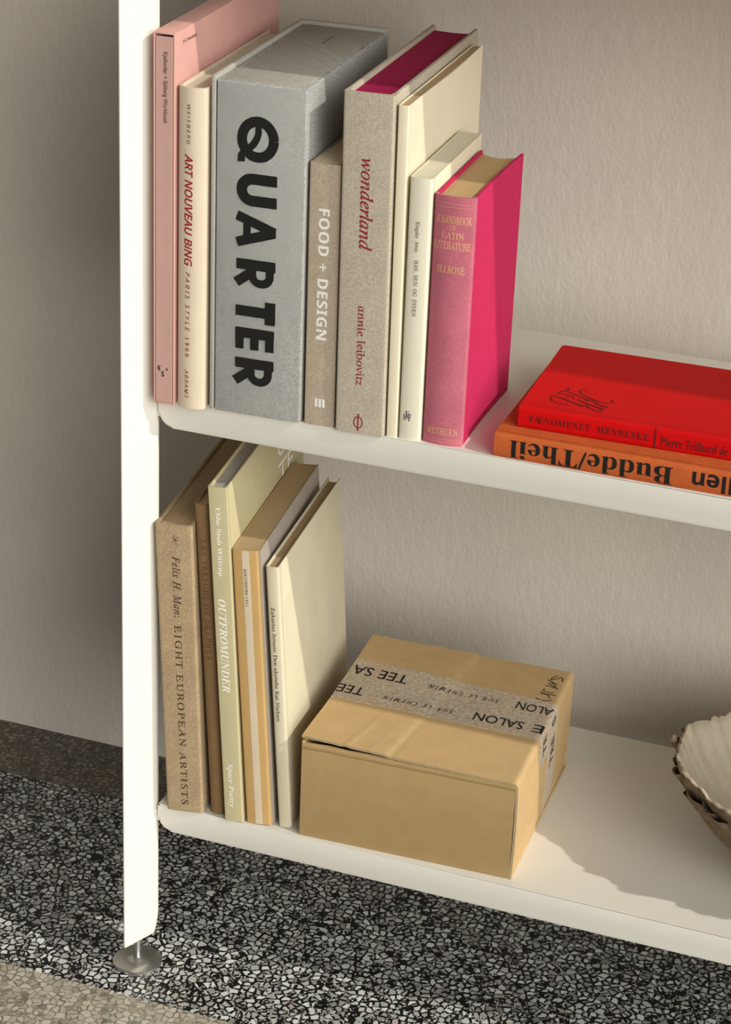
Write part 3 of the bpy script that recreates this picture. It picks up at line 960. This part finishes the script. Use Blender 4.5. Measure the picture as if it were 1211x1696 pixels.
# --- two books lying flat
def flat_book(name, label, X, Y, Z, yaw, w_, d, t, mat, page_mat, r_corner, cover_t, over, rounded_spine):
    r = thing(name, label, 'book', (X, Y, Z), yaw, 0.0, GS)
    bm = bmesh.new()
    outline = rounded([(0, 0.0), (w_, 0.0), (w_, d), (0, d)], [0.08, 0.08, r_corner, r_corner], 6)
    sect = []                                                         # spine and covers as one folded wrap
    n = 10
    bl = rounded_spine
    for i in range(n + 1):
        v = i / n
        s = 2 * v - 1
        y = -bl * (1 - s * s)
        ed = min(v, 1 - v) * t
        if ed < 0.12:
            y += 0.12 - math.sqrt(max(0, 0.12 ** 2 - (0.12 - ed) ** 2))
        sect.append((y, v * t))
    inner = [(y + cover_t, min(max(z, cover_t), t - cover_t)) for y, z in sect]
    poly = sect + [(0.6, t), (0.6, t - cover_t)] + inner[::-1] + [(0.6, cover_t), (0.6, 0)]
    add_prism(bm, poly, 0.0, w_, axis='x')
    sp = finish('spine', bm, mat, r, auto=40)
    for nm, z0, z1 in (('back_cover', 0.0, cover_t), ('front_cover', t - cover_t, t)):
        bm = bmesh.new()
        pl = [(x, y if y > 0.5 else 0.55) for x, y in outline]
        add_prism(bm, pl, z0, z1)
        fc = finish(nm, bm, mat, r, auto=40)
    bm = bmesh.new()
    add_box(bm, over, w_ - over, 0.3, d - over, cover_t, t - cover_t)
    finish('page_block', bm, page_mat, r)
    return r, sp, fc

def lying_books():
    pm = pages('lying page edge', (214, 196, 160), 0.2, (6, 6, 1800))
    r, sp, fc = flat_book('orange_book', 'orange cloth book with black upside-down lettering, lying beneath the red book', 33.97, 0.10, ZU, 0.6, 30.0, 20.0, 2.35, M['orange_cloth'], pm, 0.2, 0.24, 0.3, 0.12)
    f = front(0.0, 0.12, 1.0)
    def fo(u, v, lift):
        s = 2 * v / 2.35 - 1
        return (u, -0.12 * max(0, 1 - s * s) - lift, v)
    fo.cut = ('v', 0.12)
    letters('author_lettering', sp, 'Budde/Theil', 'bold', (1.55, 0.16, 16.6, 1.92), 'flip', M['ink_black'], fo)
    letters('title_lettering', sp, 'Pollen', 'sansbold', (18.35, 0.22, 24.7, 1.92), 'flip', M['ink_black'], fo)
    r, sp, fc = flat_book('red_book', 'bright red paperback lying on top of the orange book', 35.52, 2.1, ZU + 2.36, 2.0, 23.0, 16.6, 2.1, M['red_card'], pm, 0.45, 0.07, 0.06, 0.03)
    def fr(u, v, lift):
        s = 2 * v / 2.1 - 1
        return (u, -0.03 * max(0, 1 - s * s) - lift, v)
    fr.cut = ('v', 0.15)
    letters('title_lettering', sp, 'FAENOMENET  MENNESKE', 'bold', (1.02, 0.66, 12.1, 1.36), 'up', M['ink_maroon'], fr, 1.12, {1: -17})
    letters('author_lettering', sp, 'Pierre Teilhard de Chardin', 'bold', (13.15, 0.45, 22.3, 1.32), 'up', M['ink_maroon'], fr)
    strokes('divider_rule', sp, [([(12.66, 0.12), (12.66, 1.98)], 0.16)], M['ink_maroon'], fr)
    # flourished monogram printed on the cover
    P = lambda *a: [(x, y) for x, y in a]
    L = []
    for pts, wd in EMBLEM:
        sl = smooth_line(pts, 6)
        L.append((sl, wd))
    strokes('cover_monogram', fc, L, M['ink_oxblood'], top_side(2.1))

EMBLEM = [
    ([(3.05, 6.0), (3.28, 5.6), (2.95, 5.2), (2.6, 4.5), (2.62, 4.2)], 0.14),
    ([(3.1, 5.1), (4.2, 4.55), (5.55, 3.75)], 0.14),
    ([(5.35, 3.5), (5.75, 4.0)], 0.18),
    ([(2.35, 3.6), (3.6, 3.05), (5.3, 2.2)], 0.16),
    ([(5.15, 1.9), (5.55, 2.4)], 0.18),
    ([(2.6, 4.2), (3.3, 4.35), (4.1, 3.95), (4.2, 3.4)], 0.10),
    ([(3.35, 3.6), (3.6, 3.75), (3.75, 3.6)], 0.10),
    ([(2.35, 3.6), (2.25, 2.8), (2.75, 2.1), (3.6, 1.8), (4.15, 1.95)], 0.09),
    ([(4.9, 6.0), (4.5, 6.05), (4.35, 5.6), (4.7, 4.9), (5.7, 4.2), (7.0, 3.7), (7.75, 3.9), (7.7, 4.4), (7.45, 4.6)], 0.10),
    ([(4.6, 3.5), (5.5, 2.95), (7.35, 2.1)], 0.13),
    ([(5.75, 3.75), (6.0, 3.85), (6.4, 3.3), (7.1, 2.75), (7.6, 2.75)], 0.11),
    ([(5.7, 2.6), (5.9, 2.1), (6.7, 1.55), (7.3, 1.45)], 0.11),
    ([(7.45, 2.95), (7.55, 2.6)], 0.14), ([(7.25, 2.25), (7.4, 1.95)], 0.14), ([(7.15, 1.6), (7.4, 1.35)], 0.14),
]
lying_books()

# ------------------------------------------------------------------ cardboard box
def carton():
    X, Y, w_, h, d = 16.12, 0.38, 22.3, 11.0, 23.0
    r = thing('cardboard_box', 'brown cardboard box sealed with worn printed paper tape on the bottom shelf', 'box', (X, Y, ZL), 2.0)
    t = 0.32
    def lid_z(x, y):
        z = h + 0.32
        z += 0.10 * noise.noise(Vector((x * 0.16, y * 0.16, 3.3)))
        z += 0.34 * max(0, 1 - x / 12) * max(0, 1 - y / 9)              # front left corner lifts
        z -= 0.25 * max(0, (x - 14) / 9) * max(0, 1 - y / 6)
        z += 0.28 * max(0, (y - 15) / 8)
        for x0, s, wd in ((4.6, 0.12, 0.22), (9.2, -0.10, 0.30), (7.0, 0.06, 0.2)):
            k = x - (x0 + 0.22 * y * (1 if s > 0 else 0.6))
            z += s * 0.6 * math.exp(-(k / wd) ** 2) * max(0.0, 1 - y / 13)
        z -= 0.10 * (1 / (1 + math.exp(-(x - 9.0 - 0.12 * y) * 6)))
        return z
    # body: left, back, right walls and bottom
    bm = bmesh.new()
    add_box(bm, 0, t, 0.05, d, 0, h, 0.05); add_box(bm, 0, w_, d - t, d, 0, h + 0.2, 0.06)
    add_box(bm, 0, w_, 0.05, d, 0, t, 0.05)
    finish('body', bm, M['carton'], r, auto=40)
    # front panel with a soft rolled upper edge
    bm = bmesh.new()
    def fp(i, j):
        x = 0.06 + (w_ - 0.30) * i
        return x, j
    prof = [(0.30, 0.0), (0.02, 0.02), (0.0, 0.1), (0.0, h * .5), (0.0, h - 0.98), (0.06, h - 0.84), (-0.05, h - 0.62), (-0.02, h - 0.34), (0.08, h - 0.18), (0.24, h - 0.10), (0.36, h - 0.2), (0.36, 0.0)]
    nx = 24
    rows = []
    for k in range(nx + 1):
        x = 0.05 + (w_ - 0.28) * k / nx
        wob = 0.05 * noise.noise(Vector((x * 0.5, 0, 9)))
        rows.append([bm.verts.new((x, yy - 0.04 + (wob if zz > h - 1 else 0), zz + (wob if zz > h - 1.2 else 0))) for yy, zz in prof])
    for a, b_ in zip(rows, rows[1:]):
        for k in range(len(prof)):
            k2 = (k + 1) % len(prof)
            bm.faces.new((a[k], b_[k], b_[k2], a[k2]))
    bm.faces.new(rows[0]); bm.faces.new(rows[-1][::-1])
    finish('front_panel', bm, M['carton_shaded'], r, auto=45)
    # lid flap folding over into the right side
    bm = bmesh.new()
    rf = 0.45
    def lid(s, y):
        """s: run across the top then down the right side"""
        y = -0.05 + y
        L1 = w_ - rf
        if s <= L1:
            return Vector((s, y, lid_z(s, y)))
        zt = lid_z(L1, y)
        a = (s - L1) / rf
        if a <= math.pi / 2:
            return Vector((L1 + rf * math.sin(a), y, zt - rf + rf * math.cos(a)))
        down = (s - L1 - rf * math.pi / 2)
        z = zt - rf - down
        z = max(z, 0.02)
        bow = 0.12 * math.sin(math.pi * min(1, max(0, z / h)))
        return Vector((w_ + bow - 0.45 * (y / d) * (1 - z / h) * 0.5, y, z))
    S_END = w_ - rf + rf * math.pi / 2 + (h - 0.1)
    nu, nv = 120, 48
    def edge_wob(i, j):
        y = (d + 0.05) * j
        if j == 0:
            y += 0.06 * noise.noise(Vector((i * 40, 0, 0)))
        if j == 1:
            y += 0.25 * noise.noise(Vector((i * 14, 5, 0)))
        return lid(S_END * i, y)
    V = grid(bm, edge_wob, nu, nv)
    def inward(i, j):
        p = edge_wob(i, j)
        s = S_END * i
        if s <= w_ - rf:
            n_ = Vector((0, 0, 1))
        else:
            a = min((s - w_ + rf) / rf, math.pi / 2)
            n_ = Vector((math.sin(a), 0, math.cos(a)))
        return p - n_ * 0.26
    V2 = grid(bm, inward, nu, nv)
    for A, B in (([V[i][0] for i in range(nu + 1)], [V2[i][0] for i in range(nu + 1)]), ([V[i][-1] for i in range(nu + 1)], [V2[i][-1] for i in range(nu + 1)]), (V[0], V2[0]), (V[-1], V2[-1])):
        for k in range(len(A) - 1):
            f = bm.faces.new((A[k], A[k + 1], B[k + 1], B[k])); f.material_index = 1
    lidob = finish('lid', bm, [M['carton'], M['carton_edge']], r, auto=50)
    # packing tape: two strips across the lid and down the right side
    def tape(yl, yr, s0, s1, name, torn):
        """yl, yr: (front, back) edges at the left end and at the fold"""
        bm = bmesh.new()
        n1, n2 = 110, 10
        def fn(i, j, lift=0.0):
            s = s0 + (s1 - s0) * i
            k = min(1.0, max(0.0, s / w_))
            jag = 0.10 * noise.noise(Vector((s * 1.7, j * 40, 2))) if j in (0, 1) else 0
            ya = yl[0] + (yr[0] - yl[0]) * k; yb = yl[1] + (yr[1] - yl[1]) * k
            y = ya + (yb - ya) * j + jag
            ss = s
            if i == 1:
                ss = s - torn * abs(noise.noise(Vector((j * 9.3, 4, 4)))) - torn * 0.6 * abs(j - 0.45)
            p = lid(ss, y + 0.05)
            a = min(max((ss - w_ + rf) / rf, 0), math.pi / 2)
            return p + Vector((math.sin(a), 0, math.cos(a))) * (0.035 + lift)
        V = grid(bm, fn, n1, n2)
        V2 = grid(bm, lambda i, j: fn(i, j, -0.05), n1, n2)
        for A, B in (([V[i][0] for i in range(n1 + 1)], [V2[i][0] for i in range(n1 + 1)]), ([V[i][-1] for i in range(n1 + 1)], [V2[i][-1] for i in range(n1 + 1)]), (V[0], V2[0]), (V[-1], V2[-1])):
            for k in range(len(A) - 1):
                bm.faces.new((A[k], A[k + 1], B[k + 1], B[k]))
        o = finish(name, bm, M['tape'], r, auto=60)
        def surf(u, v, lift):
            k = min(1.0, max(0.0, u / w_))
            ya = yl[0] + (yr[0] - yl[0]) * k; yb = yl[1] + (yr[1] - yl[1]) * k
            p = lid(u, ya + (yb - ya) * v + 0.05)
            a = min(max((u - w_ + rf) / rf, 0), math.pi / 2)
            return p + Vector((math.sin(a), 0, math.cos(a))) * (0.035 + lift)
        surf.cut = ('u', 0.12)
        return o, surf
    tb, sb = tape((8.9, 13.1), (8.7, 12.5), 0.02, w_ + 3.6, 'packing_tape', 1.2)
    ta, sa = tape((13.0, 17.6), (12.4, 16.2), 0.02, w_ + 10.3, 'packing_tape', 0.2)
    k = M['ink_black']
    for body, u0, u1 in (('ALON', 18.3, 22.15), ('TEE SA', 0.3, 6.4)):
        letters('tape_lettering', ta, body, 'plain', (u0, 0.30, u1, 0.70), 'flip', k, sa)
    letters('tape_lettering', ta, 'TEE  S', 'plain', (22.6, 0.32, 28.2, 0.70), 'flip', k, sa)
    letters('tape_script', ta, 'SUR LE CHEMIN', 'sansital', (8.8, 0.38, 16.4, 0.56), 'flip', k, sa, 1.5)
    for body, u0, u1 in (('SALON', 14.8, 20.0), ('TEE', 0.05, 2.9), ('E', 21.0, 22.1)):
        letters('tape_lettering', tb, body, 'plain', (u0, 0.30, u1, 0.70), 'flip', k, sb)
    letters('tape_lettering', tb, 'TE', 'plain', (22.7, 0.34, 24.9, 0.70), 'flip', k, sb)
    letters('tape_script', tb, 'SUR LE CHEMIN', 'sansital', (5.1, 0.38, 12.6, 0.56), 'flip', k, sb, 1.5)
    # pen note near the back right corner
    def top(u, v, lift):
        p = lid(u, v + 0.05)
        return p + Vector((0, 0, lift + 0.01))
    note = [
        (smooth_line([(21.3, 20.7), (20.9, 20.2), (20.75, 19.6), (21.3, 20.0), (21.75, 20.4), (22.0, 19.6)], 5), 0.11),
        ([(20.4, 19.5), (21.6, 18.9)], 0.10), ([(20.9, 19.2), (21.7, 18.4)], 0.10),
        ([(20.5, 18.3), (21.9, 18.1)], 0.11), ([(20.7, 18.8), (21.9, 18.0)], 0.10),
        (smooth_line([(20.6, 17.6), (20.6, 17.2), (21.3, 17.0), (21.7, 17.2)], 5), 0.10),
        ([(20.4, 16.5), (22.0, 16.7)], 0.11), ([(20.3, 16.9), (21.2, 16.5), (21.6, 15.9)], 0.10),
        (smooth_line([(20.2, 15.4), (21.0, 15.2), (21.9, 15.6)], 5), 0.11)]
    note = [([(x - 0.4, y + 1.1) for x, y in pts], wd) for pts, wd in note]
    strokes('pen_note', lidob, note, M['ink_black'], top)
carton()

# ------------------------------------------------------------------ clam shell
def clam():
    cx, cy, a, b_, H = 71.0, 14.6, 20.0, 14.2, 11.6
    r = thing('clam_shell', 'large weathered clam shell with a scalloped rim at the right end of the bottom shelf', 'shell', (cx, cy, ZL), 0)
    na, nr = 240, 36
    def flute(th):
        return 0.55 * math.sin(th * 9 + 0.6) + 0.35 * math.sin(th * 17 + 2.0) + 0.25 * noise.noise(Vector((math.cos(th) * 5, math.sin(th) * 5, 1)))
    def rim_r(th):
        return 1.0 + 0.016 * flute(th) + 0.016 * noise.noise(Vector((math.cos(th) * 17, math.sin(th) * 17, 4)))
    def P(th, k, inset, zoff):
        rr = k * rim_r(th) if k > 0.6 else k * (1 + (rim_r(th) - 1) * (k / 0.6) ** 2)
        rib = 0.30 * k ** 2 * math.sin(th * 14 + 2.0)
        prof = k ** 2.4 * (0.45 + 0.55 * k ** 2.5)
        z = H * prof + (0.45 * flute(th) + 0.55 * noise.noise(Vector((math.cos(th) * 26, math.sin(th) * 26, 8)))) * k ** 9
        return Vector(((a * rr - inset) * math.cos(th), (b_ * rr - inset) * math.sin(th), z + zoff + 0.0)) + Vector((math.cos(th), math.sin(th), 0)) * (rib if inset == 0 else rib * 0.08) * 0.6
    def ringmesh(bm, f, n_r, mat, k0=0.0, k1=1.0):
        rings = []
        for j in range(1, n_r + 1):
            k = k0 + (k1 - k0) * j / n_r
            rings.append([bm.verts.new(f(2 * math.pi * i / na, k)) for i in range(na)])
        c = bm.verts.new(f(0, 0.0)) if k0 == 0 else None
        for i in range(na):
            i2 = (i + 1) % na
            if c:
                fc = bm.faces.new((c, rings[0][i], rings[0][i2])); fc.material_index = mat
            for p, q in zip(rings, rings[1:]):
                fc = bm.faces.new((p[i], q[i], q[i2], p[i2])); fc.material_index = mat
        return rings[-1]
    bm = bmesh.new()
    r1 = ringmesh(bm, lambda th, k: P(th, k, 0.0, 0.05), nr, 0)
    r2 = ringmesh(bm, lambda th, k: P(th, k, 0.42 * min(1, k * 1.5), 0.9 * (1 - k) + 0.12), nr, 1)
    for i in range(na):
        i2 = (i + 1) % na
        fc = bm.faces.new((r1[i], r1[i2], r2[i2], r2[i])); fc.material_index = 2
    body = finish('shell_body', bm, [M['shell_out'], M['shell_in'], M['shell_rim']], r, smooth=True)
    # leafy scales standing off the outside of the rim
    random.seed(3)
    bm = bmesh.new()
    n = 54
    for q in range(n):
        th = 2 * math.pi * q / n + random.uniform(-0.05, 0.05)
        wdt = random.uniform(0.04, 0.11)
        k = random.uniform(0.93, 1.0)
        ln = random.uniform(0.45, 1.15)
        prev = None
        m_ = 8
        for j in range(m_ + 1):
            t_ = th + wdt * (j / m_ - 0.5) * 2
            base = P(t_, k - 0.04, 0.0, -0.1)
            out = Vector((math.cos(t_), math.sin(t_), 0.12)).normalized()
            s = math.sin(math.pi * j / m_) ** 0.6 * ln * (1 + 0.3 * noise.noise(Vector((q, j * 1.3, 0))))
            tip = P(t_, min(k + 0.015, 1), 0.0, -0.15) + out * s
            cur = [bm.verts.new(base), bm.verts.new(tip), bm.verts.new(tip + Vector((0, 0, 0.10))), bm.verts.new(base + Vector((0, 0, 0.35)))]
            if prev:
                for e0 in range(4):
                    e1 = (e0 + 1) % 4
                    try:
                        bm.faces.new((prev[e0], prev[e1], cur[e1], cur[e0]))
                    except ValueError:
                        pass
            else:
                bm.faces.new(cur)
            prev = cur
        bm.faces.new(prev[::-1])
    finish('rim_scales', bm, M['shell_out'], r, auto=60)
clam()
